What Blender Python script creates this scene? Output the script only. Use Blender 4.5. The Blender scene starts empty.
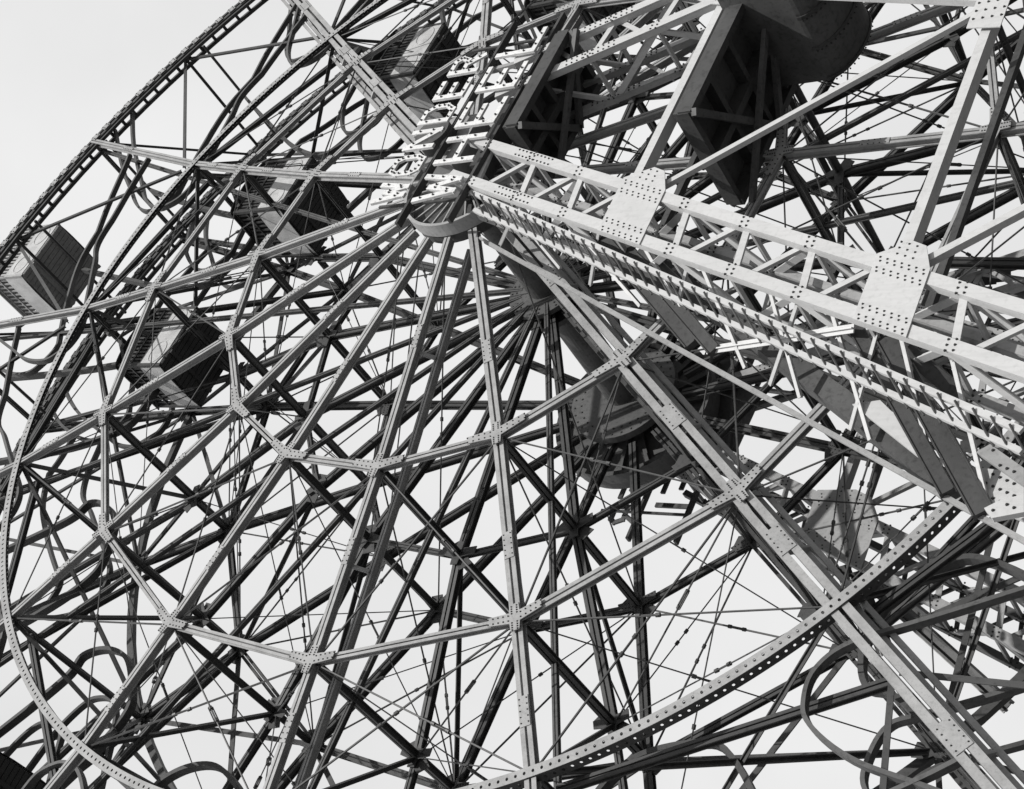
import bpy, math, random
from mathutils import Vector as V, Matrix
random.seed(7)
# ---------------------------------------------------------------- scale
# all layout numbers below are in wheel radii (U metres each), the axle is the origin,
# X runs along the wheel's face, Y along the axle away from the street side, Z is up
U = 20.6
HUB = 23.7
def w3(p): return V((p[0]*U, p[1]*U, p[2]*U + HUB))
sc = bpy.context.scene
col = sc.collection
# ---------------------------------------------------------------- camera
FPX = 1580.812
CW = V((-0.94776054, -0.91371391, -1.07301987))
RW = Matrix(((0.3920516, 0.4959449, -0.7748123), (-0.7834547, 0.6214474, 0.001354), (0.4821766, 0.6064995, 0.6321899)))
cam = bpy.data.cameras.new('camera'); camo = bpy.data.objects.new('camera', cam); col.objects.link(camo)
cam.sensor_fit = 'HORIZONTAL'; cam.sensor_width = 36.0; cam.lens = FPX/1024*36.0
cam.clip_end = 3000; cam.clip_start = 0.1
rt = RW.transposed()
m = Matrix((rt.col[0], -rt.col[1], -rt.col[2])).transposed().to_4x4()
m.translation = w3(CW); camo.matrix_world = m
sc.camera = camo
# ---------------------------------------------------------------- sky and sun
SUN_DIR = V((-0.22, -0.72, 0.66)).normalized()          # towards the sun
world = bpy.data.worlds.new('World'); sc.world = world; world.use_nodes = True
nt = world.node_tree; nt.nodes.clear()
out = nt.nodes.new('ShaderNodeOutputWorld'); bg = nt.nodes.new('ShaderNodeBackground')
sky = nt.nodes.new('ShaderNodeTexSky'); sky.sky_type = 'NISHITA'; sky.sun_disc = False
sky.sun_elevation = math.asin(SUN_DIR.z); sky.sun_rotation = math.atan2(SUN_DIR.x, SUN_DIR.y)
sky.air_density = 1.0; sky.dust_density = 2.0
bw = nt.nodes.new('ShaderNodeRGBToBW'); nt.links.new(sky.outputs[0], bw.inputs[0])
tc = nt.nodes.new('ShaderNodeTexCoord')
nz = nt.nodes.new('ShaderNodeTexNoise'); nz.inputs['Scale'].default_value = 3.2; nz.inputs['Detail'].default_value = 5
nt.links.new(tc.outputs['Generated'], nz.inputs['Vector'])
mr = nt.nodes.new('ShaderNodeMapRange'); mr.inputs['From Min'].default_value = .3; mr.inputs['From Max'].default_value = .75
mr.inputs['To Min'].default_value = 9.3; mr.inputs['To Max'].default_value = 7.6
nt.links.new(nz.outputs['Fac'], mr.inputs['Value'])
mx = nt.nodes.new('ShaderNodeMix'); mx.data_type = 'FLOAT'; mx.inputs['Factor'].default_value = .93
nt.links.new(bw.outputs[0], mx.inputs['A']); nt.links.new(mr.outputs[0], mx.inputs['B'])
nt.links.new(mx.outputs['Result'], bg.inputs['Color']); bg.inputs['Strength'].default_value = 0.10
nt.links.new(bg.outputs[0], out.inputs[0])
sd = bpy.data.lights.new('sun', 'SUN'); sd.energy = 5.0; sd.angle = math.radians(.5); sd.color = (1, .99, .97)
so = bpy.data.objects.new('sun', sd); col.objects.link(so)
so.rotation_euler = SUN_DIR.to_track_quat('Z', 'Y').to_euler()
so.location = (0, -60, 80)
sc.view_settings.view_transform = 'Standard'; sc.view_settings.look = 'None'
sc.view_settings.exposure = 0; sc.view_settings.gamma = 1; sc.view_settings.use_curve_mapping = False
# ---------------------------------------------------------------- materials
def paint(name, g, rough=.55, var=.25, grime=.5, scale=3.0, metal=0.0, streak=0.0):
    m = bpy.data.materials.new(name); m.use_nodes = True; n = m.node_tree
    b = n.nodes['Principled BSDF']; b.inputs['Roughness'].default_value = rough; b.inputs['Metallic'].default_value = metal
    b.inputs['Specular IOR Level'].default_value = .35
    g_ = n.nodes.new('ShaderNodeNewGeometry')
    a = n.nodes.new('ShaderNodeTexNoise'); a.inputs['Scale'].default_value = scale*.35; a.inputs['Detail'].default_value = 6; a.inputs['Roughness'].default_value = .65
    c = n.nodes.new('ShaderNodeTexNoise'); c.inputs['Scale'].default_value = scale*4; c.inputs['Detail'].default_value = 4
    n.links.new(g_.outputs['Position'], a.inputs['Vector']); n.links.new(g_.outputs['Position'], c.inputs['Vector'])
    r = n.nodes.new('ShaderNodeValToRGB'); e = r.color_ramp.elements
    lo = g*(1-var); e[0].position = .32; e[0].color = (lo, lo, lo, 1); e[1].position = .62; e[1].color = (g, g, g, 1)
    n.links.new(a.outputs['Fac'], r.inputs['Fac'])
    r2 = n.nodes.new('ShaderNodeValToRGB'); e = r2.color_ramp.elements
    e[0].position = .30; e[0].color = (1-grime,)*3+(1,); e[1].position = .47; e[1].color = (1, 1, 1, 1)
    n.links.new(c.outputs['Fac'], r2.inputs['Fac'])
    x = n.nodes.new('ShaderNodeMix'); x.data_type = 'RGBA'; x.blend_type = 'MULTIPLY'; x.inputs[0].default_value = 1
    n.links.new(r.outputs['Color'], x.inputs[6]); n.links.new(r2.outputs['Color'], x.inputs[7])
    # weather streaks that run down the steel
    mp = n.nodes.new('ShaderNodeMapping'); mp.inputs['Scale'].default_value = (9, 9, 1.2)
    n.links.new(g_.outputs['Position'], mp.inputs['Vector'])
    w = n.nodes.new('ShaderNodeTexNoise'); w.inputs['Scale'].default_value = 1.6; w.inputs['Detail'].default_value = 7
    n.links.new(mp.outputs[0], w.inputs['Vector'])
    r3 = n.nodes.new('ShaderNodeValToRGB'); e = r3.color_ramp.elements
    e[0].position = .36; e[0].color = (.72, .72, .72, 1); e[1].position = .52; e[1].color = (1, 1, 1, 1)
    n.links.new(w.outputs['Fac'], r3.inputs['Fac'])
    x2 = n.nodes.new('ShaderNodeMix'); x2.data_type = 'RGBA'; x2.blend_type = 'MULTIPLY'; x2.inputs[0].default_value = .22
    n.links.new(x.outputs[2], x2.inputs[6]); n.links.new(r3.outputs['Color'], x2.inputs[7])
    n.links.new(x2.outputs[2], b.inputs['Base Color'])
    bp = n.nodes.new('ShaderNodeBump'); bp.inputs['Strength'].default_value = .15; bp.inputs['Distance'].default_value = .01
    n.links.new(c.outputs['Fac'], bp.inputs['Height']); n.links.new(bp.outputs[0], b.inputs['Normal'])
    return m
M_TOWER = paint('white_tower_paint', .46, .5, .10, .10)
M_TOWER_B = paint('shaded_tower_paint', .30, .55, .25, .2)  # dimmer copy of the tower paint; the far tower's shade is in the tone
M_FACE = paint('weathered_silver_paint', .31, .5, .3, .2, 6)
M_DARK = paint('shade_dark_steel', .055, .6, .4, .4)  # shade of the mid and rear wheel put into the colour; other dark steel too
M_MID = paint('shade_mid_steel', .085, .6, .4, .4)  # darker steel; also carries painted shade for the rear sign and leg girders
M_ROD = paint('rod_steel', .06, .5, .3, .3)
M_DECK = paint('black_deck_paint', .06, .7, .4, .4)
M_BOLT = paint('shadow_dark_rivets', .03, .7, .3, .2)  # heads coloured dark to stand in for the small shadows at each rivet
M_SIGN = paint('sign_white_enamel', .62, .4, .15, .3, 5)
M_CARW = paint('car_white_enamel', .45, .4, .3, .2, 5)
M_CARD = paint('car_dark_enamel', .045, .5, .3, .3)
M_CARG = paint('car_grey_boards', .30, .6, .25, .3)
M_BULB = paint('lamp_glass', .06, .2, .2, .1)
M_CONC = paint('concrete', .3, .9, .3, .4, 1)
M_GROUND = paint('asphalt', .13, .9, .3, .3, .5)
# ---------------------------------------------------------------- mesh builder
class MB:
    def __init__(s): s.v = []; s.f = []; s.mi = []
    def add(s, vs, fs, mi=0):
        o = len(s.v); s.v += [tuple(x) for x in vs]; s.f += [tuple(i+o for i in f) for f in fs]; s.mi += [mi]*len(fs)
    def prism(s, p, q, prof, n, mi=0):
        """extrude profile [(u,d)] from p to q; d runs along n, u across"""
        p = V(p); q = V(q); t = (q-p).normalized(); n = V(n); n = (n - t*n.dot(t))
        if n.length < 1e-4: n = t.orthogonal()
        n.normalize(); u = t.cross(n); k = len(prof)
        vs = [p+u*a+n*b for a, b in prof] + [q+u*a+n*b for a, b in prof]
        fs = [(i, (i+1) % k, k+(i+1) % k, k+i) for i in range(k)]
        ar = sum(prof[i][0]*prof[(i+1) % k][1]-prof[(i+1) % k][0]*prof[i][1] for i in range(k))
        caps = [tuple(range(k)), tuple(range(2*k-1, k-1, -1))]
        if ar > 0: fs = [tuple(reversed(f)) for f in fs]
        else: caps = [tuple(reversed(c)) for c in caps]
        s.add(vs, fs+caps, mi)
    def beam(s, p, q, w, d, n=(0, 1, 0), mi=0, off=0.0):
        s.prism(p, q, [(-w/2, off-d/2), (w/2, off-d/2), (w/2, off+d/2), (-w/2, off+d/2)], n, mi)
    def channel(s, p, q, w, d, n=(0, 1, 0), t=.025, mi=0):
        """two rolled channels back to back with a slot between them, flanges facing n"""
        g = w*.10; a = w/2
        for sg in (-1, 1):
            pr = [(g, -d/2), (a, -d/2), (a, -d/2+t), (g+t, -d/2+t), (g+t, d/2-t), (a, d/2-t), (a, d/2), (g, d/2)]
            s.prism(p, q, [(sg*x, y) for x, y in pr], n, mi)
    def angle(s, p, q, w, d, n=(0, 1, 0), t=.022, mi=0):
        s.prism(p, q, [(-w/2, -d/2), (w/2, -d/2), (w/2, -d/2+t), (t/2, -d/2+t), (t/2, d/2), (-t/2, d/2), (-t/2, -d/2+t), (-w/2, -d/2+t)], n, mi)
    def tube(s, p, q, r, n=6, mi=0, r2=None):
        r2 = r if r2 is None else r2
        p = V(p); q = V(q); t = (q-p).normalized(); a = t.orthogonal().normalized(); b = t.cross(a)
        vs = [p+(a*math.cos(2*math.pi*i/n)+b*math.sin(2*math.pi*i/n))*r for i in range(n)] + [q+(a*math.cos(2*math.pi*i/n)+b*math.sin(2*math.pi*i/n))*r2 for i in range(n)]
        s.add(vs, [(i, (i+1) % n, n+(i+1) % n, n+i) for i in range(n)] + [tuple(range(n-1, -1, -1)), tuple(range(n, 2*n))], mi)
    def plate(s, pts, n, th, mi=0):
        """polygon (3D points) thickened by th along n"""
        n = V(n).normalized(); k = len(pts); pts = [V(p) for p in pts]
        vs = [p for p in pts] + [p+n*th for p in pts]
        s.add(vs, [tuple(range(k)), tuple(range(2*k-1, k-1, -1))] + [(i, k+i, k+(i+1) % k, (i+1) % k) for i in range(k)], mi)
    def rivet(s, p, n, r=.022, h=.02, mi=1):
        n = V(n).normalized(); s.tube(V(p)-n*.004, V(p)+n*h, r, 6, mi, r*.6)
    def box(s, c, x, y, z, mi=0):
        """box centred c with half-extent vectors"""
        c = V(c); x = V(x); y = V(y); z = V(z)
        vs = [c+x*i+y*j+z*k for i in (-1, 1) for j in (-1, 1) for k in (-1, 1)]
        s.add(vs, [(0, 1, 3, 2), (4, 6, 7, 5), (0, 4, 5, 1), (2, 3, 7, 6), (0, 2, 6, 4), (1, 5, 7, 3)], mi)
    def sweep(s, pts, w, d, n=(0, 1, 0), mi=0):
        pts = [V(p) for p in pts]; n = V(n); vs = []; k = len(pts)
        for i, p in enumerate(pts):
            t = (pts[min(i+1, k-1)]-pts[max(i-1, 0)]).normalized(); u = t.cross(n).normalized()
            vs += [p-u*w/2-n*d/2, p+u*w/2-n*d/2, p+u*w/2+n*d/2, p-u*w/2+n*d/2]
        fs = []
        for i in range(k-1):
            for j in range(4): fs.append((4*i+j, 4*i+(j+1) % 4, 4*i+4+(j+1) % 4, 4*i+4+j))
        fs += [(3, 2, 1, 0), (4*k-4, 4*k-3, 4*k-2, 4*k-1)]
        s.add(vs, fs, mi)
    def join(s, o):
        k = len(s.v); s.v += o.v; s.f += [tuple(i+k for i in f) for f in o.f]; s.mi += o.mi
    def build(s, name, mats, parent=None, label=None, kind=None):
        me = bpy.data.meshes.new(name); me.from_pydata(s.v, [], s.f)
        for mt in (mats if isinstance(mats, (list, tuple)) else [mats]): me.materials.append(mt)
        me.polygons.foreach_set('material_index', s.mi); me.validate(); me.update()
        bm_fix(me)
        o = bpy.data.objects.new(name, me); col.objects.link(o)
        if parent is not None:
            o.parent = parent; o.matrix_parent_inverse = Matrix.Translation(-parent_loc(parent))
        if label: o['label'] = label
        if kind: o['kind'] = kind
        return o
def bm_fix(me):
    import bmesh
    b = bmesh.new(); b.from_mesh(me); bmesh.ops.recalc_face_normals(b, faces=b.faces); b.to_mesh(me); b.free()
def parent_loc(o):
    l = V(o.location)
    while o.parent is not None:
        return V((0, 0, 0)) if o.type == 'MESH' else l
    return l
def thing(name, label, cat, loc, group=None):
    o = bpy.data.objects.new(name, None); col.objects.link(o); o.location = loc; o.empty_display_size = .5
    o['label'] = label; o['category'] = cat
    if group: o['group'] = group
    return o
# ---------------------------------------------------------------- projection helpers used to lay members out on their real planes
def ray(x, y):
    return (RW.transposed() @ V(((x-512)/FPX, (y-394.5)/FPX, 1))).normalized()
def at(x, y, Y):
    d = ray(x, y); return CW + d*((Y-CW.y)/d.y)
def atz(x, y, Z):
    d = ray(x, y); return CW + d*((Z-CW.z)/d.z)
def px(P):          # P in metres
    c = RW @ (V(((P[0])/U, P[1]/U, (P[2]-HUB)/U)) - CW)
    return 512+FPX*c.x/c.z, 394.5+FPX*c.y/c.z, c.z
def shown(p, q):
    tot = 0
    for i in range(9):
        a = p.lerp(q, i/8); x, y, z = px(a)
        if -20 < x < 1044 and -20 < y < 809 and z > 0: tot += (q-p).length/z
    return tot
TH = math.radians(22.5)
CA, CB = -0.62251464, -0.78260816
def P(r, k, y):                       # wheel point: radius, sector index, axle position
    a = k*TH; c, s = r*math.cos(a), r*math.sin(a)
    return V((CA*c+CB*s, y, CB*c-CA*s))
def N(r, k, y): return w3(P(r, k, y))
# ---------------------------------------------------------------- ground
def structure(name, mb, mat):
    o = mb.build(name, mat); o['kind'] = 'structure'; return o
g = MB(); g.add([(-1500, -1500, 0), (1500, -1500, 0), (1500, 1500, 0), (-1500, 1500, 0)], [(0, 1, 2, 3)])
structure('ground', g, M_GROUND)

# ================================================================ THE WHEEL
wheel = thing('ferris_wheel', 'giant riveted steel ferris wheel of spokes, ring chords and tie rods between two towers', 'ferris wheel', w3((0, .11, 0)))
pool = {}
def put(name, mb, mats, score): pool.setdefault(name, []).append((score, mb, mats))
def flush(name):
    L = sorted(pool.get(name, []), key=lambda t: -t[0]); rest = L[100:]
    for s_, mb, mats in L[:100]: mb.build(name, mats, wheel)
    if rest:
        a = MB()
        for s_, mb, mats in rest: a.join(mb)
        a.build(name, rest[0][2], wheel, kind='stuff')
YD = V((0, 1, 0))
R1, R2, R3, R4 = .338, .535, .6737, 1.0
FR = {'h': -.0687, 1: -.0317, 2: -.0116, 3: 0.0, 4: 0.0}
MD = {'h': .100, 1: .115, 2: .160}
RR = {'h': .289, 1: .252, 2: .228, 3: .22, 4: .22}
RADII = {1: R1, 2: R2, 3: R3, 4: R4}
def radial(k): return (N(1, k, 0)-N(0, k, 0)).normalized()
# ---- spokes
for k in range(16):
    # street side: silver double channels in three lengths
    SW = .33 if k in (0, 8) else .21 if k in (1, 9) else .16
    pts = [N(.075, k, FR['h'])] + [N(RADII[i], k, FR[i]) for i in (1, 2, 3, 4)]
    b = MB()
    for i in range(4):
        b.channel(pts[i], pts[i+1], SW, .17, YD, .025)
        if k in (0, 2, 8, 10):      # the main spokes are doubled by a second girder behind
            dd = V((0, .42, 0)) + (radial(k).cross(YD)*.30)
            b.channel(pts[i]+dd, pts[i+1]+dd, SW*.7, .17, YD, .025)
            n_ = 1
            for j_ in range(n_):
                p_ = pts[i].lerp(pts[i+1], (j_+.5)/n_); b.beam(p_+V((0, .1, 0)), p_+dd-V((0, .1, 0)), .10, .05, radial(k))
        # splice plates with rivets where two lengths of channel meet
        t = (pts[i+1]-pts[i]).normalized(); L = (pts[i+1]-pts[i]).length
        c = pts[i]+t*L*(.62 if k % 2 else .45)
        b.beam(c-t*.28, c+t*.28, SW*.9, .014, YD, 0, -.092)
        for j_ in range(5):
            for e_ in (-.32, .32): b.rivet(c+t*(-.22+.11*j_)+t.cross(YD)*SW*e_-YD*.098, -YD, .017, .014)
    put('spoke', b, [M_FACE, M_BOLT], 3*sum(shown(pts[i], pts[i+1]) for i in range(4)))
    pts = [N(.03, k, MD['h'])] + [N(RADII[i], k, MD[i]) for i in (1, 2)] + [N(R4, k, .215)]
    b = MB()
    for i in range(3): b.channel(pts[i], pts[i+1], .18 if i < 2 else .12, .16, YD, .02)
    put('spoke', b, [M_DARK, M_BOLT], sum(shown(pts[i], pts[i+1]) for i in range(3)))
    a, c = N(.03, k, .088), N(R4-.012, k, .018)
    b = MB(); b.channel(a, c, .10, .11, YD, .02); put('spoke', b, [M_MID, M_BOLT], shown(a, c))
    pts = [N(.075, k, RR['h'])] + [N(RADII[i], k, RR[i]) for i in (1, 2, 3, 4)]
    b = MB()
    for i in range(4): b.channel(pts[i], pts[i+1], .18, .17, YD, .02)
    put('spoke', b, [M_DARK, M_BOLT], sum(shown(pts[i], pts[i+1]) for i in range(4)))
# ---- ring chords
for k in range(16):
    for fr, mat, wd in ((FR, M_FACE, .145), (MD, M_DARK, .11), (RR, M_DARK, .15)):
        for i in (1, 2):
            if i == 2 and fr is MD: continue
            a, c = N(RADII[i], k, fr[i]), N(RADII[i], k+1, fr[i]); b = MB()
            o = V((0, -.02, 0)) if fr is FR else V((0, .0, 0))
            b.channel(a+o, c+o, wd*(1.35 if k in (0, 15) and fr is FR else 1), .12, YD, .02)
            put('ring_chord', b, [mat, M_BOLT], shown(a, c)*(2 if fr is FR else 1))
# ---- gusset plates with rivets at the nodes
def gusset(c, tdir, rdir, la, lr, wa, mat, side, th=.02, riv=True):
    n = V((0, side, 0)); b = MB(); c = V(c)
    poly = [(la, wa), (lr[1]*0+wa*1.2, wa*1.3), (wa, lr[0]), (-wa, lr[0]), (-wa*1.2, wa*1.3), (-la, wa), (-la, -wa), (-wa*1.2, -wa*1.3), (-wa, -lr[1]), (wa, -lr[1]), (wa*1.2, -wa*1.3), (la, -wa)]
    bend = .12
    pts = []
    for x, y in poly:
        yy = y - abs(x)*math.tan(math.pi/16)
        pts.append(c + tdir*x + rdir*yy)
    b.plate(pts, n, th)
    if riv:
        for sx in (-1, 1):
            for i in range(5):
                x = sx*(wa*1.4+(la-wa*1.5)*i/4)
                for y in (-wa*.62, wa*.62): b.rivet(c+tdir*x+rdir*(y-abs(x)*.199)+n*th, n, .019, .014)
        for sy, L in ((1, lr[0]), (-1, lr[1])):
            for i in range(4):
                for x in (-wa*.6, wa*.6): b.rivet(c+tdir*x+rdir*sy*(L*(.35+.6*i/3.4))+n*th, n, .019, .014)
    return b
for k in range(16):
    rd = radial(k); td = rd.cross(YD).normalized()
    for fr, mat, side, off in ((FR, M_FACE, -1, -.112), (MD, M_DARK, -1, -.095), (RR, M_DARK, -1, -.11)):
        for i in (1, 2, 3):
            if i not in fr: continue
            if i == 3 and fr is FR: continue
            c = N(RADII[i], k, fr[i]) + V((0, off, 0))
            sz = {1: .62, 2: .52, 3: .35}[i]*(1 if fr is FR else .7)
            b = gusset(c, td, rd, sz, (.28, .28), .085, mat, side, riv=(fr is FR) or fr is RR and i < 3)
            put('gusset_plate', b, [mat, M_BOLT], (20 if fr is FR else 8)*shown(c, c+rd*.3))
            if fr is not FR:      # diagonal ears that catch the bracing
                b.plate([c+td*.4+rd*.2+YD*.05, c+td*.15+rd*.36+YD*.05, c-td*.4-rd*.2+YD*.05, c-td*.15-rd*.36+YD*.05], YD, .02)
# ---- struts through the wheel's thickness and dark diagonal bracing
def brace(name, a, c, w, d, mat, n=(1, 0, 0), kind='angle'):
    b = MB()
    t = (c-a).normalized()
    nn = V(n) - t*V(n).dot(t)
    (b.channel if kind == 'channel' else b.angle)(a+t*.12, c-t*.12, w, d, nn)
    put(name, b, [mat, M_BOLT], shown(a, c)*w)
for k in range(16):
    rd = radial(k)
    for i, ww in ((1, .15), (2, .15)):
        brace('cross_strut', N(RADII[i], k, FR[i]), N(RADII[i], k, MD[i]), ww, ww, M_DARK, rd, 'channel')
        brace('cross_strut', N(RADII[i], k, MD[i]), N(RADII[i], k, RR[i]), ww, ww, M_DARK, rd, 'channel')
    for i in (3, 4):
        brace('cross_strut', N(RADII[i], k, FR[i]), N(RADII[i], k, RR[i]), .12, .12, M_DARK, rd, 'channel')
    brace('cross_strut', N(R4, k+.5, 0), N(R4, k+.5, .22), .10, .10, M_DARK, rd)
    brace('diagonal_brace', N(R2, k, RR[2]), N(R3, k+1, RR[3]), .12, .10, M_DARK, YD)
    brace('diagonal_brace', N(R2, k+1, RR[2]), N(R3, k, RR[3]), .12, .10, M_DARK, YD)
    brace('diagonal_brace', N(R3, k+1, 0), N(R3, k, .22), .12, .10, M_DARK, rd)
    # diagonals lying across the wheel's thickness
    brace('diagonal_brace', N(R1, k, MD[1]), N(R2, k, RR[2]), .10, .10, M_DARK, rd)
    brace('diagonal_brace', N(R2, k, MD[2]), N(R3, k, FR[3]), .10, .10, M_DARK, rd)
    brace('diagonal_brace', N(.735, k, .03), N(R2, k+1, RR[2]), .15, .13, M_DARK, YD, 'channel')
    brace('diagonal_brace', N(.735, k, .03), N(R3, k+1, .03), .15, .13, M_DARK, YD, 'channel')
    brace('diagonal_brace', N(.735, k, .02), N(R4, k+.5, .01), .10, .09, M_DARK, YD)
    brace('diagonal_brace', N(.735, k+1, .02), N(R4, k+.5, .01), .10, .09, M_DARK, YD)
    brace('diagonal_brace', N(R3, k, RR[3]), N(R4, k+.5, .22), .10, .09, M_DARK, YD)
    brace('diagonal_brace', N(R3, k+1, RR[3]), N(R4, k+.5, .22), .10, .09, M_DARK, YD)
    brace('diagonal_brace', N(R3, k, 0), N(R3, k+1, .22), .09, .09, M_DARK, rd)
    brace('diagonal_brace', N(R4, k, 0), N(R4, k+.5, .22), .08, .08, M_DARK, rd)
# ---- thin tie rods with turnbuckles
def rod(a, c, r=.022):
    b = MB(); b.tube(a, c, r, 5); t = (c-a).normalized(); u = t.orthogonal().normalized()
    m = a.lerp(c, .42+.2*random.random())
    for s in (-1, 1): b.beam(m-t*.2+u*s*.04, m+t*.2+u*s*.04, .02, .02, u)
    for s in (-1, 1): b.tube(m+t*s*.18-t*.04, m+t*s*.18+t*.04, .04, 6)
    put('tie_rod', b, [M_ROD, M_BOLT], shown(a, c))
for k in range(16):
    rod(N(R1, k, FR[1]), N(R2, k+1, FR[2])); rod(N(R1, k+1, FR[1]), N(R2, k, FR[2]), .018)
    rod(N(R2, k, FR[2]), N(R3, k+1, 0)); rod(N(R2, k+1, FR[2]), N(R3, k, 0), .018)
    rod(N(R1, k, RR[1]), N(R2, k+1, RR[2])); rod(N(R1, k+1, RR[1]), N(R2, k, RR[2]))
    rod(N(R2, k, RR[2]), N(R3, k+1, RR[3])); rod(N(R2, k+1, RR[2]), N(R3, k, RR[3]))
    rod(N(R2, k, FR[2]), N(R2, k+1, MD[2]), .018); rod(N(R1, k, FR[1]), N(R2, k, RR[2]), .018)
    rod(N(.09, k, FR['h']), N(R1, k+1, RR[1]), .018)
    rod(N(R1, k, FR[1]), N(R1, k+1, MD[1]), .018)
    rod(N(R1, k+1, FR[1]), N(R2, k, RR[2]), .014); rod(N(R2, k, FR[2]), N(R3, k+1, .22), .014)
    rod(N(R2, k+1, FR[2]), N(R3, k, .22), .014); rod(N(R3, k, 0), N(R2, k+1, MD[2]), .014)
    rod(N(R1, k, RR[1]), N(R2, k+1, MD[2]), .014)
# ---- perforated ring (one rolled angle, rows of real holes)
def perf_ring(r, y, wface, wcyl, n=560, mat=M_FACE):
    b = MB(); vs = []; fs = []
    hub = w3((0, 0, 0))
    def pt(rr, ang, yy): return hub + V(((CA*math.cos(ang)+CB*math.sin(ang))*rr, yy, (CB*math.cos(ang)-CA*math.sin(ang))*rr))
    rm = r*U; y0 = y*U
    def cell(f, a0, a1, rows):
        # f(u,ang): u across the strip 0..1 ; hole in the middle of the cell
        am = (a0+a1)/2; da = (a1-a0)/2
        o = len(vs); sq = []
        ring = [(0, a0), (0, am), (0, a1), (.5, a1), (1, a1), (1, am), (1, a0), (.5, a0)]
        for u, a in ring: vs.append(f(u, a))
        hr = .17; hd = .34
        for i in range(8):
            t = math.radians(225+45*i) ; vs.append(f(.5+hr*math.sin(t), am+da*hd*math.cos(t)))
        for i in range(8):
            j = (i+1) % 8; fs.append((o+i, o+j, o+8+j, o+8+i))
    for i in range(n):
        a0, a1 = 2*math.pi*i/n, 2*math.pi*(i+1)/n
        for (u0, u1) in ((0, .5), (.5, 1)) if False else ((0, 1),):
            cell(lambda u, a: pt(rm-wface*(1-u), a, y0), a0, a1, 1)
            cell(lambda u, a: pt(rm-wface*(1-u), a, y0+.014), a0, a1, 1)
            cell(lambda u, a: pt(rm, a, y0+.014+(wcyl-.014)*u), a0, a1, 1)
            cell(lambda u, a: pt(rm-.014, a, y0+.014+(wcyl-.014)*u), a0, a1, 1)
    b.add(vs, fs)
    b.mi = [1 if (q_//8) % 4 >= 2 else 0 for q_ in range(len(fs))]  # flange cells take the dark material, so its shade is painted on
    b.sweep([pt(rm-.10, 2*math.pi*i/128, y0+.10) for i in range(129)], .15, .02, YD, 1)  # dark backing strip, added so the face holes look black
    return b
perf_ring(R3+.006, -.006, .19, .23).build('perforated_ring', [M_FACE, M_DARK], wheel)
for yy, mt in ((.22, M_DARK),):
    b = MB()
    n = 96; pts = [N(R3, 16*i/n, yy) for i in range(n+1)]
    b.sweep(pts, .18, .16); b.build('inner_track_ring', [mt], wheel)
# ---- outer rim: twin rails tied together, built in segments between spokes
def rim_seg(k, y, mat):
    b = MB(); n = 8
    for rr, dy, w, d in ((1.0, 0, .10, .16), (.9905, 0.0, .13, .14), (1.0, .020, .10, .12), (.981, .0, .08, .10)):
        b.sweep([N(rr, k+i/n, y+dy) for i in range(n+1)], w, d)
    for i in range(n):
        for j in (.15, .62):
            c = N(.9955, k+(i+j)/n, y); rd = radial(k+(i+j)/n); td = rd.cross(YD)
            b.box(c-YD*.1, td*.13, YD*.012, rd*.13, 2)
            for sx in (-.08, .08):
                for sr in (-.07, .07): b.rivet(c-YD*.112+td*sx+rd*sr, -YD, .025, .02)
            b.beam(N(1.0, k+(i+j)/n, y), N(1.0, k+(i+j)/n, y+.020), .10, .06, rd)
            b.beam(N(.9905, k+(i+j)/n, y), N(.981, k+(i+j)/n, y), .12, .05, YD)
    return b
for k in range(16):
    put('rim_segment', rim_seg(k, 0, M_DARK), [M_DARK, M_BOLT, M_FACE], 2*shown(N(1, k, 0), N(1, k+1, 0)))
    put('rear_rim_segment', rim_seg(k, .20, M_DARK), [M_DARK, M_BOLT, M_MID], shown(N(1, k, .2), N(1, k+1, .2)))
# ---- hooked track loops the swinging cars roll on
def smooth(ps, n=6):
    o = []
    for i in range(len(ps)-1):
        p0 = ps[max(i-1, 0)]; p1 = ps[i]; p2 = ps[i+1]; p3 = ps[min(i+2, len(ps)-1)]
        for j in range(n):
            t = j/n
            o.append(tuple(.5*((2*b_)+(-a_+c_)*t+(2*a_-5*b_+4*c_-d_)*t*t+(-a_+3*b_-3*c_+d_)*t**3) for a_, b_, c_, d_ in zip(p0, p1, p2, p3)))
    o.append(ps[-1]); return o
HA = [(.83, -1.0), (.805, -.72), (.79, -.50), (.76, -.37), (.725, -.17), (.697, .03), (.697, .15), (.714, .22), (.735, .24), (.777, .20), (.83, .10), (.92, -.05), (1.0, -.20)]
HB = [(.89, -1.0), (.86, -.70), (.84, -.45), (.805, -.23), (.767, .01), (.758, .09), (.77, .17), (.79, .215), (.83, .19), (.90, .08), (1.0, -.10)]
for k in range(16):
    sg = 1 if (k <= 4 or k >= 12) else -1
    for H, dy in ((HA, .010*(k % 2)+.002), (HB, .022+.010*(k % 2))):
        for y, mt, ww in ((.014+dy, M_MID, .12), (.206-dy, M_DARK, .14)):
            sm_ = smooth(H); ne = len(sm_)-1; ye = .010 if y < .1 else .212
            pts = [N(r, k+sg*d, ye+(y-ye)*min(1, i_/8, (ne-i_)/8)) for i_, (r, d) in enumerate(sm_)]
            b = MB(); b.sweep(pts, ww*.6, .16)
            put('track_loop', b, [mt, M_BOLT], shown(pts[10], pts[40]) )
GL = [(.97, .02), (.80, .0), (.694, .01), (.663, .06), (.631, -.02), (.614, -.17), (.623, -.36), (.645, -.47), (.72, -.50), (.84, -.46), (.97, -.42)]
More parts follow.
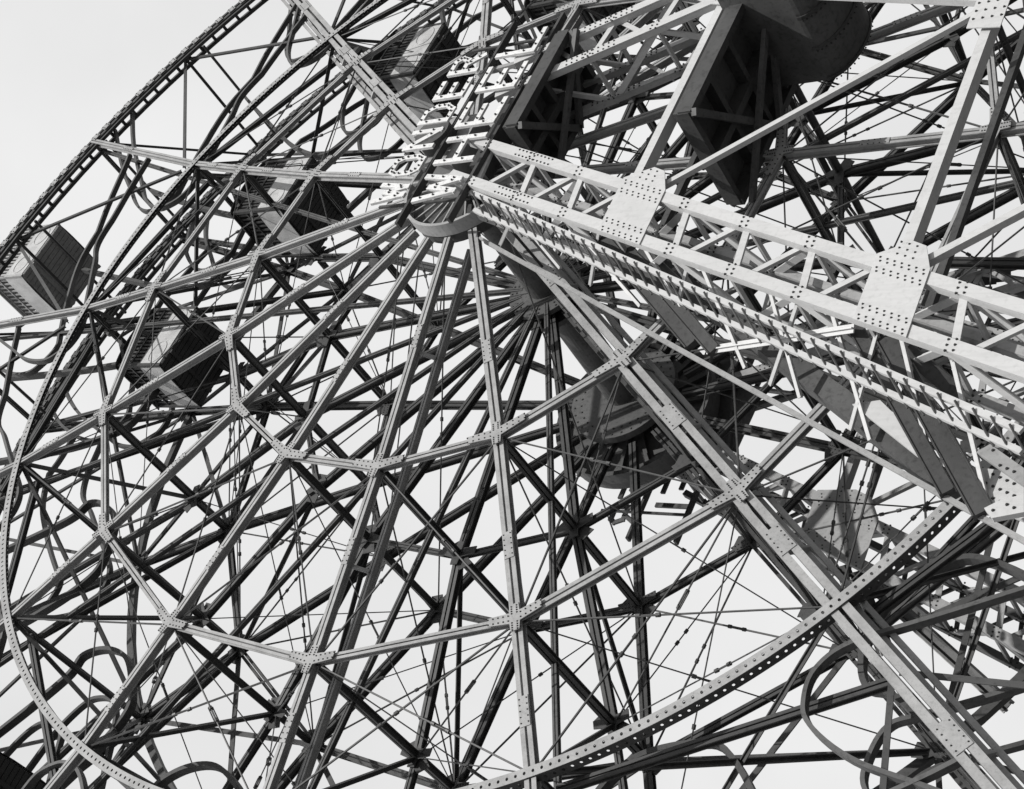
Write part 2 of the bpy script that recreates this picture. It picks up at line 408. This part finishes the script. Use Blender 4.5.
for k in range(16):
    pts = [N(r, k+d, .11) for r, d in smooth(GL)]
    b = MB(); b.sweep(pts, .10, .20)
    b.tube(pts[0]-YD*.11*U, pts[0]+YD*.10*U, .05, 6); b.tube(pts[-1]-YD*.11*U, pts[-1]+YD*.10*U, .05, 6)
    put('guide_loop', b, [M_DARK, M_BOLT], shown(pts[20], pts[50]))
flush('guide_loop')
for nm in ('spoke', 'ring_chord', 'gusset_plate', 'cross_strut', 'diagonal_brace', 'tie_rod', 'rim_segment', 'rear_rim_segment', 'track_loop'): flush(nm)
# ---- hubs and axle
def drum(r, y0, y1, vanes, mats, name, cap=True):
    """open sheet-steel drum: hoop, flange, radial vanes"""
    b = MB(); n = 64; c = lambda rr, i, y: w3((rr*math.cos(2*math.pi*i/n), y, rr*math.sin(2*math.pi*i/n)))
    vs = []; fs = []
    prof = [(r, y0), (r, y1), (r-.0035, y1), (r-.0035, y0)]
    for i in range(n):
        for rr, y in prof: vs.append(c(rr, i, y))
    for i in range(n):
        for j in range(4): fs.append((4*i+j, 4*((i+1) % n)+j, 4*((i+1) % n)+(j+1) % 4, 4*i+(j+1) % 4))
    b.add(vs, fs)
    hoop = b.build(name, mats, wheel)
    b = MB()
    for i in range(vanes):
        a = 2*math.pi*i/vanes; u = V((math.cos(a), 0, math.sin(a)))
        p = w3((u.x*.03, (y0+y1)/2, u.z*.03)); q = w3((u.x*(r-.004), (y0+y1)/2, u.z*(r-.004)))
        b.beam(p, q, .035, .05, YD)
    b.build('drum_vane', [M_FACE if mats[0] is M_TOWER_B else M_DARK], hoop, kind=None)
    return hoop
drum(.073, -.088, -.072, 28, [M_TOWER_B, M_BOLT], 'hub_drum')
def disc(r, y0, y1, mat, name, n=48, hole=0, riv=0):
    b = MB(); b.tube(w3((0, y0, 0)), w3((0, y1, 0)), r*U, n)
    for i in range(riv):
        a = 2*math.pi*i/riv
        for q in (.93, .8): b.rivet(w3((r*q*math.cos(a), y0, r*q*math.sin(a))), -YD, .03, .02)
    return b.build(name, [mat, M_BOLT], wheel)
disc(.0715, -.0745, -.060, M_DARK, 'hub_plate', riv=0)
disc(.045, .086, .092, M_MID, 'hub_plate', riv=24)
disc(.045, .106, .112, M_MID, 'hub_plate')
disc(.068, .275, .2845, M_MID, 'hub_plate', riv=32)
disc(.020, -.15, .37, M_MID, 'axle', 32)
# rear driving drum: wide dark pan with radial stiffeners and curved rim
b = MB(); n = 64
for rr, y0, y1 in ((.100, .300, .330),):
    b.tube(w3((0, .312, 0)), w3((0, .330, 0)), rr*U, n)
    b.sweep([w3((rr*math.cos(2*math.pi*i/n), .308, rr*math.sin(2*math.pi*i/n))) for i in range(n+1)], .12, .34)
    for i in range(16):
        a = 2*math.pi*(i+.5)/16
        b.beam(w3((.03*math.cos(a), .309, .03*math.sin(a))), w3((.10*math.cos(a), .309, .10*math.sin(a))), .10, .12)
b.build('drive_drum', [M_MID, M_BOLT], wheel)

# ================================================================ TOWERS
def tower(yf, sgn, mt, mdark, label, name='lattice_tower'):
    """sgn=+1: the face at yf looks to -Y and the tower's back is at yf+.06; sgn=-1 mirrored"""
    T = thing(name, label, 'tower', w3((.02, yf, -HUB/U)), 'lattice towers carrying the wheel')
    yb = yf + sgn*.055
    nf = V((0, -sgn, 0))
    X0 = .018
    def ch(side, o, z, y):      # chord position: o = 0 inner, 1 outer
        s = (z+.06)
        base = .039 if o == 0 else .088
        return w3((X0 + side*(base - .006 + .405*(-s)), y, z))
    zg1, zg2 = -.300, -.568
    zb = -HUB/U
    for side in (-1, 1):
        # four chords of the leg
        for o in (0, 1):
            for y in (yf, yb):
                b = MB(); p = ch(side, o, -.055 if o == 0 else -.055, y); q = ch(side, o, zb+.012, y)
                t = (q-p).normalized()
                wd = .22 if y == yf else .15
                b.beam(p, q, wd, .03, YD, 0, -sgn*.10); b.beam(p, q, .03, .16, YD, 0, 0)
                for e in (-1, 1): b.prism(p, q, [(e*wd/2-e*.03, -sgn*.08), (e*wd/2, -sgn*.08), (e*wd/2, sgn*.04), (e*wd/2-e*.03, sgn*.04)], YD)
                # rivet lines near splices
                L = (q-p).length
                for f in (.07, .62, .64):
                    for i in range(10):
                        for e in (-.3, .3): b.rivet(p+t*(L*f+i*.12)+(t.cross(YD))*e*wd+nf*.115, nf, .024, .018)
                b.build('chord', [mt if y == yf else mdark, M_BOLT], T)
        # lattice panels on front and back faces, and on the two sides
        zs = []; z = -.085
        while z > zb+.03: zs.append(z); z -= .0675
        for y, wdt in ((yf, .13), (yb, .10)):
            for i, z in enumerate(zs):
                if y == yf and (abs(z-zg1) < .02 or abs(z-zg2) < .02): continue
                a = ch(side, 0, z, y); c = ch(side, 1, z-.006, y)
                b = MB(); off = V((0, sgn*.06, 0))
                b.angle(a+off, c+off, wdt, .12, YD*sgn)
                for pnt in (a, c):
                    for e in (-.1, 0, .1):
                        for f_ in (-.06, .06): b.rivet(pnt+V((e, 0, f_))+nf*.116, nf, .024, .018)
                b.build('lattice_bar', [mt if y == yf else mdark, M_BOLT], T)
                if i+1 < len(zs):
                    c2 = ch(side, 0, zs[i+1]+.012, y) if (i % 1 == 0) else None
                    a2 = ch(side, 1, z-.016, y)
                    a2 = ch(side, 0, z-.012, y) ; c2 = ch(side, 1, zs[i+1]+.006, y)
                    if side*sgn: a2, c2 = ch(side, 1, z-.012, y), ch(side, 0, zs[i+1]+.010, y)
                    b = MB(); b.angle(a2+off*1.6, c2+off*1.6, wdt*.8, .10, YD*sgn)
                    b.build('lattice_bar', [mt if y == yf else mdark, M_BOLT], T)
        for o in (0, 1):
            for i in range(len(zs)-1):
                a = ch(side, o, zs[i], yf); c = ch(side, o, zs[i+1], yb)
                if i % 2: a, c = ch(side, o, zs[i], yb), ch(side, o, zs[i+1], yf)
                b = MB(); b.angle(a, c, .13, .10, V((1, 0, 0)))
                b.angle(ch(side, o, zs[i], yf), ch(side, o, zs[i], yb), .10, .08, V((0, 0, 1)))
                b.build('lacing_bar', [mt, M_BOLT], T)
        # big gusset plates
        for zg, hh in ((zg1-.003, .026 if yf < 0 else .040), (zg2-.006, .023 if yf < 0 else .036)):
            b = MB()
            A = ch(side, 0, zg+hh, yf); B = ch(side, 1, zg+hh, yf); Cc = ch(side, 1, zg-hh, yf); D = ch(side, 0, zg-hh, yf)
            ex = V((side, 0, 0)); pr = ex
            A = A-pr*.14; D = D-pr*.14; B = B+pr*.14; Cc = Cc+pr*.14
            tip = A.lerp(D, .55)-pr*.42; tip2 = A.lerp(D, .80)-pr*.40
            base = nf*.117
            b.plate([p_+base for p_ in (A, B, Cc, D, tip2, tip)], nf, .022)
            # splice strip in the middle
            m0 = A.lerp(B, .0); 
            for row in range(2):
                for u in (.06, .22, .78, .94):
                    for i in range(7):
                        f_ = .08+.82*i/6 + (.02 if row else 0)
                        pA = A.lerp(D, f_); pB = B.lerp(Cc, f_)
                        b.rivet(pA.lerp(pB, u+row*.055-.02)+base+nf*.022, nf, .021, .016)
            for i in range(3):
                for j in range(3): b.rivet(A.lerp(D, .35+.15*i)-pr*(.1+.12*j)+base+nf*.022, nf, .021, .016)
            b.build('gusset_plate', [mt, M_BOLT], T)
    # struts between the legs, diagonals, inner posts
    def bar(p, q, w, d, name='strut', mat=None):
        b = MB(); n_ = nf
        b.channel(p, q, w, d, YD, .03) if False else b.beam(p, q, w, d, YD)
        pass
        b.build(name, [mat or mt, M_BOLT], T)
    for zg in (zg1+.013, zg2-.002):
        bar(ch(-1, 0, zg, yf)+YD*sgn*.05, ch(1, 0, zg, yf)+YD*sgn*.05, .17, .25)
        bar(ch(-1, 0, zg, yb), ch(1, 0, zg, yb), .12, .14, mat=M_DARK)
    mid = w3((X0+.055, yf, zg2-.002))
    bar(ch(-1, 0, zg1-.006, yf), mid, .11, .10, 'diagonal_brace'); bar(ch(1, 0, zg1-.006, yf), mid, .16, .14, 'diagonal_brace')
    mid2 = w3((X0, yf, -.9))
    bar(ch(-1, 0, zg2-.006, yf), mid2, .13, .13, 'diagonal_brace'); bar(ch(1, 0, zg2-.006, yf), mid2, .13, .13, 'diagonal_brace')
    bar(ch(-1, 0, -.9, yf), ch(1, 0, -.9, yf), .3, .3)
    b = MB(); b.plate([mid+V((x, -sgn*.16, z)) for x, z in ((-.8, .3), (.8, .3), (.9, -.3), (-.9, -.3))], nf, .02)
    for i in range(7):
        for j in range(4): b.rivet(mid+V((-.6+.2*i, -sgn*.18, -.25+.16*j)), nf, .028, .02)
    b.build('gusset_plate', [mt, M_BOLT], T)
    # outriggers from the gussets back towards the axle side
    for zg, dz in ((zg1, -.62), (zg2, -1.35)):
        for side in (-1, 1):
            if side == -1 and yf < 0: continue
            for u, wd, mm in ((0, .22, M_DARK), (.5, .30, M_DARK), (1.0, .24, mdark)):
                p = ch(side, 1, zg-.012-.032*u, yf)+V((side*.15, sgn*.16, 0)); q = p + V((side*1.15, sgn*1.15, dz))
                if u == 1.0: q = p + V((side*2.0, sgn*1.0, -3.2))
                b = MB(); b.beam(p, q, wd, .05, V((0, 0, 1)), 0, -.1); b.beam(p, q, wd, .05, V((0, 0, 1)), 0, .1); b.beam(p, q, .05, .16, V((0, 0, 1)))
                b.build('outrigger', [mm, M_BOLT], T)
                b = MB(); e = V((side*.14, -sgn*.02, .04)); b.beam(p+e, q+e, .05, .05, V((0, 0, 1))); b.build('outrigger_flange', [mt, M_BOLT], T)
    # tower head: bearing block, cheek plates and the housings under it
    b = MB(); b.box(w3((X0, (yf+yb)/2, -.055)), V((1.0, 0, 0)), V((0, .25, 0)), V((0, 0, .12))); b.build('head_beam', [M_DARK, M_BOLT], T)
    b = MB(); b.box(w3((0, (yf+yb)/2, -.015)), V((.75, 0, 0)), V((0, .45, 0)), V((0, 0, .42))); 
    b.build('bearing_block', [mdark, M_BOLT], T)
    # concrete-footed base plates
    for side in (-1, 1):
        c = ch(side, .5, zb+.01, (yf+yb)/2); c = (ch(side, 0, zb+.012, yf)+ch(side, 1, zb+.012, yb))/2
        b = MB(); b.box((c.x, c.y, .12), V((1.3, 0, 0)), V((0, 1.1, 0)), V((0, 0, .12))); b.build('footing', [M_CONC], T)
    return T, ch
YF, YR = -.14, .335
front_tower, ch = tower(YF, 1, M_TOWER, M_TOWER_B, 'near white lattice tower with riveted gusset plates, in front of the wheel')
rear_tower, chr_ = tower(YR, 1, M_TOWER_B, M_MID, 'far shade-grey lattice tower seen through the spokes behind the wheel')
def prt(mb, name, mats, T): return mb.build(name, mats, T)
# ---- lower back chord, side bars and ladder of the near tower's street leg
bk = [(480, 238), (642, 310), (737, 367), (805, 404), (940, 488), (1024, 540)]
p0 = w3(at(*bk[0], -.08)); p1 = w3(at(*bk[-1], -.08)); p1 = p0+(p1-p0)*1.05
b = MB(); b.beam(p0, p1, .05, .06, YD); b.beam(p0-V((.14, 0, .2)), p1-V((.14, 0, .2)), .04, .04, YD); prt(b, 'chord', [M_TOWER_B, M_BOLT], front_tower)
for (x0, y0_, x1, y1_) in ((500, 196, 560, 268), (560, 214, 640, 306), (640, 240, 700, 342), (700, 262, 745, 368), (768, 284, 800, 398), (830, 306, 870, 440), (900, 332, 935, 480), (950, 350, 990, 515), (520, 200, 500, 245), (600, 226, 590, 285), (690, 256, 672, 327), (800, 296, 770, 385), (880, 322, 850, 430), (706, 350, 853, 328)):
    p = w3(at(x0, y0_, YF+.01)); q = w3(at(x1, y1_, -.08)) if (x0, y0_) not in ((706, 350), (880, 452)) else w3(at(x1, y1_, YF+.01))
    if (x0, y0_) in ((706, 350), (880, 452)): p = w3(at(x0, y0_, -.08))
    b = MB(); b.angle(p, q, .14 if (x0, y0_) in ((706, 350), (880, 452)) else .08, .07, V((0, 0, 1))); prt(b, 'lacing_bar', [M_TOWER, M_BOLT], front_tower)
for x0, y0_, x1, y1_, wd, mm in ((596, 232, 692, 346, .20, M_DARK), (617, 238, 715, 352, .20, M_DARK), (641, 250, 706, 312, .18, M_MID), (853, 324, 948, 494, .20, M_DARK), (886, 338, 984, 514, .28, M_DARK), (905, 350, 968, 402, .22, M_MID)):
    p = w3(at(x0, y0_, YF+.022)); q = w3(at(x1, y1_, -.082)); b = MB(); t = (q-p).normalized()
    n_ = (w3(CW)-(p+q)/2); n_ = (n_-t*n_.dot(t)).normalized()
    b.beam(p, q, wd*.9, .16, n_)
    for e in (-1, 1): b.beam(p+t.cross(n_)*e*wd*.5, q+t.cross(n_)*e*wd*.5, .025, .2, n_)
    o_ = b.build('outrigger', [mm, M_BOLT], front_tower)
    sd_ = t.cross(n_); sd_ = sd_ if sd_.z < 0 else -sd_
    b = MB(); b.beam(p+sd_*wd*.56, q+sd_*wd*.56, .035, .10, n_); b.build('outrigger_flange', [M_TOWER_B, M_BOLT], o_)
lad0 = MB(); ladr = []
A0, A1 = w3(at(470, 192, -.138)), w3(at(1022, 431, -.142)); B0, B1 = w3(at(474, 210, -.132)), w3(at(1022, 452, -.136))
lad0.beam(A0, A1, .10, .06, YD); lad0.beam(B0, B1, .09, .06, YD)
lad = lad0.build('ladder', [M_TOWER, M_BOLT], front_tower)
for i in range(44):
    f_ = (i+.5)/44; b = MB(); a_ = A0.lerp(A1, f_)+V((0, -.06, .02)); c_ = B0.lerp(B1, f_+.016); c_ = c_+(c_-a_)*.35+V((0, -.03, 0)); b.tube(a_, c_, .018, 6); b.build('rung', [M_DARK], lad)
# inclined plates and girders low on the near tower's leg
for (pts_, Yp, mm, th) in (([(976, 452), (990, 444), (1024, 468), (1024, 486)], -.100, M_TOWER_B, .06),
                           ([(935, 462), (1000, 470), (1024, 486), (1024, 520), (975, 500)], -.085, M_TOWER, .08),
                           ([(820, 396), (846, 388), (958, 482), (940, 492)], -.076, M_MID, .30),
                           ([(852, 404), (880, 400), (950, 468), (925, 462)], -.090, M_TOWER, .05),
                           ([(640, 262), (664, 258), (848, 390), (822, 398)], -.074, M_MID, .30),  # both leg girders are darkened in colour for shade
                           ([(984, 508), (1000, 500), (1024, 494), (1024, 512), (992, 518)], -.105, M_TOWER, .1)):
    b = MB(); b.plate([w3(at(x, y, Yp)) for x, y in pts_], YD, th)
    def inside(x, y):
        c_ = False
        for a_, b_ in zip(pts_, pts_[1:]+pts_[:1]):
            if (a_[1] > y) != (b_[1] > y) and x < (b_[0]-a_[0])*(y-a_[1])/(b_[1]-a_[1])+a_[0]: c_ = not c_
        return c_
    if mm is not M_MID:
        for x in range(930, 1024, 7):
            for y in range(430, 530, 6):
                yy = y+(x-930)*.45-20
                if all(inside(x+ex_, yy+ey_) for ex_, ey_ in ((3, 0), (-3, 0), (0, 3), (0, -3))) and (y//6) % 2: b.rivet(w3(at(x, yy, Yp)), -YD, .028, .02)
    prt(b, 'web_plate', [mm, M_BOLT], front_tower)
# ---- dark service platform between the legs and the smaller one under the head
def platform(Z, x0, x1, y0, y1, name):
    b = MB(); c = w3(((x0+x1)/2, (y0+y1)/2, Z)); hx = (x1-x0)/2*U; hy = (y1-y0)/2*U
    b.box(c, V((hx, 0, 0)), V((0, hy, 0)), V((0, 0, .05)))
    o = b.build(name, [M_DECK, M_BOLT], front_tower)
    b = MB()
    for i in range(5):
        f_ = -1+2*i/4; b.beam(c+V((f_*hx*.98, -hy, -.17)), c+V((f_*hx*.98, hy, -.17)), .14, .24, V((0, 0, 1)))
    for e in (-1, 0, 1): b.beam(c+V((-hx, e*hy*.96, -.20)), c+V((hx, e*hy*.96, -.20)), .16, .28, V((0, 0, 1)))
    b.build('joist', [M_DARK, M_BOLT], o)
    b = MB()
    b.beam(c+V((-hx, -hy, -.4)), c+V((0, hy, -.4)), .14, .1, V((0, 0, 1))); b.beam(c+V((hx, -hy, -.4)), c+V((0, hy, -.4)), .14, .1, V((0, 0, 1)))
    b.beam(c+V((-hx, hy, -.51)), c+V((hx, -hy, -.51)), .12, .1, V((0, 0, 1)))
    b.build('under_brace', [M_MID, M_BOLT], o)
    return o
platform(-.303, -.025, .175, -.150, -.035, 'service_platform')
platform(-.100, -.010, .125, -.150, -.080, 'head_platform')
b = MB(); b.plate([w3(at(x, y, .345)) for x, y in ((648, 372), (690, 352), (742, 362), (758, 402), (728, 468), (694, 474), (668, 440))], YD, .05)
for i in range(5):
    a_ = w3(at(668+i*17, 366-i, .342)); c_ = w3(at(672+i*14, 462+i, .342)); b.beam(a_, c_, .07, .10, YD)
b.build('head_plate', [M_MID, M_BOLT], rear_tower)
# machine hood hung under the platform
b = MB(); A = w3((.165, -.105, -.365)); n = 20
vs = []; 
for i in range(n+1):
    a = math.pi*i/n
    for yy in (-1.15, 1.15): vs.append(A+V((-math.cos(a)*1.0, yy, -math.sin(a)*.5)))
for yy in (-1.15, 1.15): pass
fs = [(2*i, 2*i+1, 2*i+3, 2*i+2) for i in range(n)]
top = [A+V((-1.0, -1.15, 1.4)), A+V((-1.0, 1.15, 1.4)), A+V((1.0, -1.15, 1.4)), A+V((1.0, 1.15, 1.4))]
o_ = len(vs); vs += top
fs += [(0, o_, o_+1, 1), (2*n, 2*n+1, o_+3, o_+2), (o_, o_+2, o_+3, o_+1), tuple([2*i for i in range(n+1)]+[o_+2, o_]), tuple([2*i+1 for i in range(n+1)]+[o_+3, o_+1])]
b.add(vs, fs); hood = b.build('machine_hood', [M_MID, M_BOLT], front_tower)
b = MB()
for yy in (-1.1, -.4, .35, 1.1):
    b.sweep([A+V((-math.cos(math.pi*i/n)*1.02, yy, -math.sin(math.pi*i/n)*.52)) for i in range(n+1)], .02, .07)
    for i in range(1, n): b.rivet(A+V((-math.cos(math.pi*i/n)*1.02, yy+.07, -math.sin(math.pi*i/n)*.52)), V((-math.cos(math.pi*i/n), 0, -math.sin(math.pi*i/n))), .02, .02)
b.build('hood_band', [M_DARK, M_BOLT], hood)

# ================================================================ SIGNS
STROKES = {   # strokes on a 1 x 1 cell
 'W': [((0, 1), (.25, 0)), ((.25, 0), (.5, .75)), ((.5, .75), (.75, 0)), ((.75, 0), (1, 1))],
 'O': [((.2, 0), (.8, 0)), ((.8, 0), (1, .25)), ((1, .25), (1, .75)), ((1, .75), (.8, 1)), ((.8, 1), (.2, 1)), ((.2, 1), (0, .75)), ((0, .75), (0, .25)), ((0, .25), (.2, 0))],
 'N': [((0, 0), (0, 1)), ((0, 1), (1, 0)), ((1, 0), (1, 1))],
 'D': [((0, 0), (0, 1)), ((0, 1), (.7, 1)), ((.7, 1), (1, .7)), ((1, .7), (1, .3)), ((1, .3), (.7, 0)), ((.7, 0), (0, 0))],
 'E': [((0, 0), (0, 1)), ((0, 1), (1, 1)), ((0, .5), (.8, .5)), ((0, 0), (1, 0))],
 'R': [((0, 0), (0, 1)), ((0, 1), (.8, 1)), ((.8, 1), (1, .8)), ((1, .8), (.8, .52)), ((.8, .52), (0, .52)), ((.5, .52), (1, 0))],
 'H': [((0, 0), (0, 1)), ((1, 0), (1, 1)), ((0, .5), (1, .5))],
 'L': [((0, 0), (0, 1)), ((0, 0), (1, 0))]}
bulb_me = None
def sign(y, dirx, mat, label, zshift=0, xs=0):
    global bulb_me
    S = thing('letter_sign', label, 'sign', w3((.02, y, -.07)), 'bulb letter signs at the axle')
    nf = V((0, -dirx, 0))
    for word, xa, xb, zb_, hh in (('WONDER', -.097, .124, -.013, .036), ('WHEEL', -.101, .155, -.080, .046)):
        n = len(word); cw = (xb-xa)/n
        for i, ch_ in enumerate(word):
            j = i if dirx > 0 else n-1-i
            x0 = (xa+cw*j)*U; wl = cw*.62*U; hz = hh*U
            org = V((x0+xs*U+(0 if dirx > 0 else wl), y*U, (zb_+zshift)*U+HUB)); ex = V((dirx, 0, 0))
            b = MB(); th = .12; spots = []
            for si, ((u0, v0), (u1, v1)) in enumerate(STROKES[ch_]):
                a = org+ex*u0*wl+V((0, 0, v0*hz)); c = org+ex*u1*wl+V((0, 0, v1*hz)); t = (c-a).normalized()
                e = si*.003
                b.beam(a-t*th*.45, c+t*th*.45, th, .06-e, YD)
                # raised trough edges
                L = (c-a).length; m = max(2, int(L/.32))
                for q in range(m): spots.append(a.lerp(c, (q+.5)/m)+nf*.03)
            lo = b.build('letter', [mat, M_BOLT], S)
            for p in spots:
                if bulb_me is None:
                    bb = MB(); bb.tube((0, 0, 0), (0, 0, .02), .022, 8, 0); bb.tube((0, 0, .02), (0, 0, .035), .024, 8, 0, .012)
                    bo = bb.build('bulb', [M_BULB], lo); bulb_me = bo.data
                else:
                    bo = bpy.data.objects.new('bulb', bulb_me); col.objects.link(bo); bo.parent = lo
                bo.matrix_parent_inverse = Matrix.Identity(4)
                bo.location = p
                bo.rotation_euler = (math.pi/2*dirx, 0, 0)
                bo.parent = lo
    # rails and posts behind the letters
    b = MB()
    for z in (-.020, -.086):
        b.beam(w3((-.125+xs, y+dirx*.008, z+zshift)), w3((.165+xs, y+dirx*.008, z+zshift)), .07, .16, YD)
    b.build('rail', [M_DARK, M_BOLT], S)
    for x in (-.09, .14):
        b = MB(); b.beam(w3((x+xs, y+dirx*.014, .03+zshift)), w3((x+xs, y+dirx*.014, -.09+zshift)), .06, .05, YD); b.build('post', [M_DARK, M_BOLT], S)
    for x in (-.06, .10):
        b = MB(); b.beam(w3((x+xs, y+dirx*.015, 0+zshift)), w3((x+xs, YF if dirx > 0 else YR, -.06)), .1, .1, V((0, 0, 1))); b.build('bracket', [M_FACE, M_BOLT], S)
    return S
sign(-.150, 1, M_SIGN, 'white block letters WONDER over WHEEL studded with bulbs, above the near tower head', 0, 0)
sign(.375, -1, M_MID, 'shade-grey letter sign seen from its back below the dark disc behind the wheel', 0, -.02)  # darker letters stand in for shade on the side away from the sun

# ================================================================ CARS
def car(center, sx, sy, sz, label, outer=False, group=None, swing=0.0):
    """center: centre of the floor's underside"""
    C0 = V(center); T = thing('gondola', label, 'gondola', C0, group)
    body = M_CARW; dk = M_CARG if outer else M_CARD
    hx, hy = sx/2, sy/2
    # floor of dark boards
    b = MB(); b.box(C0+V((0, 0, .05)), V((hx, 0, 0)), V((0, hy, 0)), V((0, 0, .05)))
    nb = 12
    for i in range(nb):
        x = -hy+sy*(i+.5)/nb
        b.box(C0+V((0, x, -.012)), V((hx*.985, 0, 0)), V((0, sy/nb*.43, 0)), V((0, 0, .012)))
    for e in (-.5, .5): b.box(C0+V((e*hx, 0, -.05)), V((.05, 0, 0)), V((0, hy*.98, 0)), V((0, 0, .03)))
    b.build('floor', [dk, M_BOLT], T)
    # lower sheet-metal skirt, rounded ends
    sk = sz*.5
    for s, ax in ((-1, 'x'), (1, 'x')):
        b = MB(); n = 8; pts = []
        for i in range(n+1):
            a = -math.pi/2+math.pi*i/n
            pts.append((s*(hx+math.cos(a)*.07), hy*math.sin(a)))
        vs = [C0+V((x, y, .02)) for x, y in pts]+[C0+V((x, y, sk)) for x, y in pts]
        b.add(vs, [(i, i+1, n+2+i, n+1+i) for i in range(n)])
        vs = [C0+V((x-s*.03, y*.97, .02)) for x, y in pts]+[C0+V((x-s*.03, y*.97, sk)) for x, y in pts]
        b.add(vs, [(i, i+1, n+2+i, n+1+i) for i in range(n)])
        b.build('end_panel', [body, M_BOLT], T)
    for s in (-1, 1):
        b = MB(); b.box(C0+V((0, s*hy, sk*.52)), V((hx*1.0, 0, 0)), V((0, .02, 0)), V((0, 0, sk*.46)))
        for e in (-.55, .55):       # pressed oval ends on the panel
            b.sweep([C0+V((e*hx+.28*math.cos(t*math.pi/8)*(1.3), s*(hy+.024), sk*.5+sk*.3*math.sin(t*math.pi/8))) for t in range(17)], .03, .02)
        b.build('side_panel', [body, M_BOLT], T)
        # close upright bars above the skirt, on two rails
        b = MB()
        for z in (sk+.03, (sk+sz)/2, sz-.04): b.box(C0+V((0, s*(hy-.01), z)), V((hx, 0, 0)), V((0, .014, 0)), V((0, 0, .03)))
        for i in range(17):
            x = -hx+sx*i/16
            b.box(C0+V((x, s*(hy-.03), (sk+sz)/2)), V((.032, 0, 0)), V((0, .012, 0)), V((0, 0, (sz-sk)/2)))
        b.build('side_bars', [dk, M_BOLT], T)
        b = MB()
        for z in (sk+.03, (sk+sz)/2, sz-.04): b.box(C0+V((s*(hx), 0, z)), V((.014, 0, 0)), V((0, hy, 0)), V((0, 0, .03)))
        for i in range(13):
            y = -hy+sy*i/12
            b.box(C0+V((s*(hx-.02), y, (sk+sz)/2)), V((.012, 0, 0)), V((0, .03, 0)), V((0, 0, (sz-sk)/2)))
        b.build('end_bars', [dk, M_BOLT], T)
        # benches
        b = MB()
        for i in range(6): b.box(C0+V((s*(hx-.25), 0, .46+.0*i)), V((.22-.03*i, 0, 0)), V((0, hy*.9, 0)), V((0, 0, .015+.002*i)))
        b.box(C0+V((s*(hx-.1), 0, .8)), V((.03, 0, 0)), V((0, hy*.9, 0)), V((0, 0, .3)))
        b.build('bench', [dk, M_BOLT], T)
    for x in (-1, 1):
        for y in (-1, 1):
            b = MB(); b.box(C0+V((x*hx*.985, y*hy*.985, sz/2)), V((.045, 0, 0)), V((0, .045, 0)), V((0, 0, sz/2))); b.build('corner_post', [dk, M_BOLT], T)
    # curved roof
    b = MB(); n = 12; vs = []
    for i in range(n+1):
        a = math.pi*(.14+.72*i/n)
        x = -math.cos(a)*(hx+.1)/math.cos(math.pi*.14); z = sz+(math.sin(a)-math.sin(math.pi*.14))*.45
        for yy in (-hy-.06, hy+.06):
            vs.append(C0+V((x, yy, z))); vs.append(C0+V((x, yy, z+.04)))
    fs = []
    for i in range(n):
        o = 4*i; fs += [(o, o+4, o+6, o+2), (o+1, o+3, o+7, o+5), (o, o+1, o+5, o+4), (o+2, o+6, o+7, o+3)]
    fs += [(0, 2, 3, 1), (4*n, 4*n+1, 4*n+3, 4*n+2)]
    b.add(vs, fs); b.build('roof', [dk if not outer else body, M_BOLT], T)
    if outer:
        b = MB()
        for y in (-1, 1): b.beam(C0+V((-hx*.5, y*hy, sz*.8)), C0+V((-hx*1.3, y*hy*1.05, sz+.5)), .12, .1, YD)
        b.build('mounting_arm', [M_DARK, M_BOLT], T)
        return T
    # hanger: yoke and trolley wheels
    b = MB()
    for y in (-1, 1):
        for x in (-1, 1): b.beam(C0+V((x*hx*.8, y*hy*1.02, sz-.1)), C0+V((0, y*(hy+.05), sz+.75)), .1, .06, YD)
    b.tube(C0+V((0, -hy-.35, sz+.75)), C0+V((0, hy+.35, sz+.75)), .07, 10)
    yo = b.build('hanger', [M_DARK, M_BOLT], T)
    for y in (-1, 1):
        b = MB(); b.tube(C0+V((0, y*(hy+.34)-.04, sz+.75)), C0+V((0, y*(hy+.34)+.04, sz+.75)), .2, 20); b.build('trolley_wheel', [M_MID, M_BOLT], yo)
    return T
GR = 'gondolas hanging inside the wheel'
def carpos(x, y, Y): return w3(at(x, y, Y))
car(carpos(199, 357, .105), 2.0, 1.75, 1.75, 'dark gondola with pale side panel, lowest of the three swinging ones at left', group=GR)
car(carpos(315, 205, .105), 2.0, 1.85, 1.9, 'dark gondola hanging behind the long pale spoke left of the sign, middle of three', group=GR)
car(carpos(446, 72, .105), 2.1, 1.85, 1.9, 'dark gondola close beside the sign letters, uppermost of three', group=GR)
car(carpos(62, 271, .110), 2.2, 2.0, 1.9, 'pale outer gondola with grey boarded floor at the left rim', True, group=GR)
car(carpos(612, -2, .105), 2.0, 1.85, 1.9, 'dark gondola cut by the top edge above the near tower leg', group=GR)
car(carpos(0, 812, .105), 2.0, 1.85, 1.9, 'dark gondola cut by the bottom left corner', group=GR)
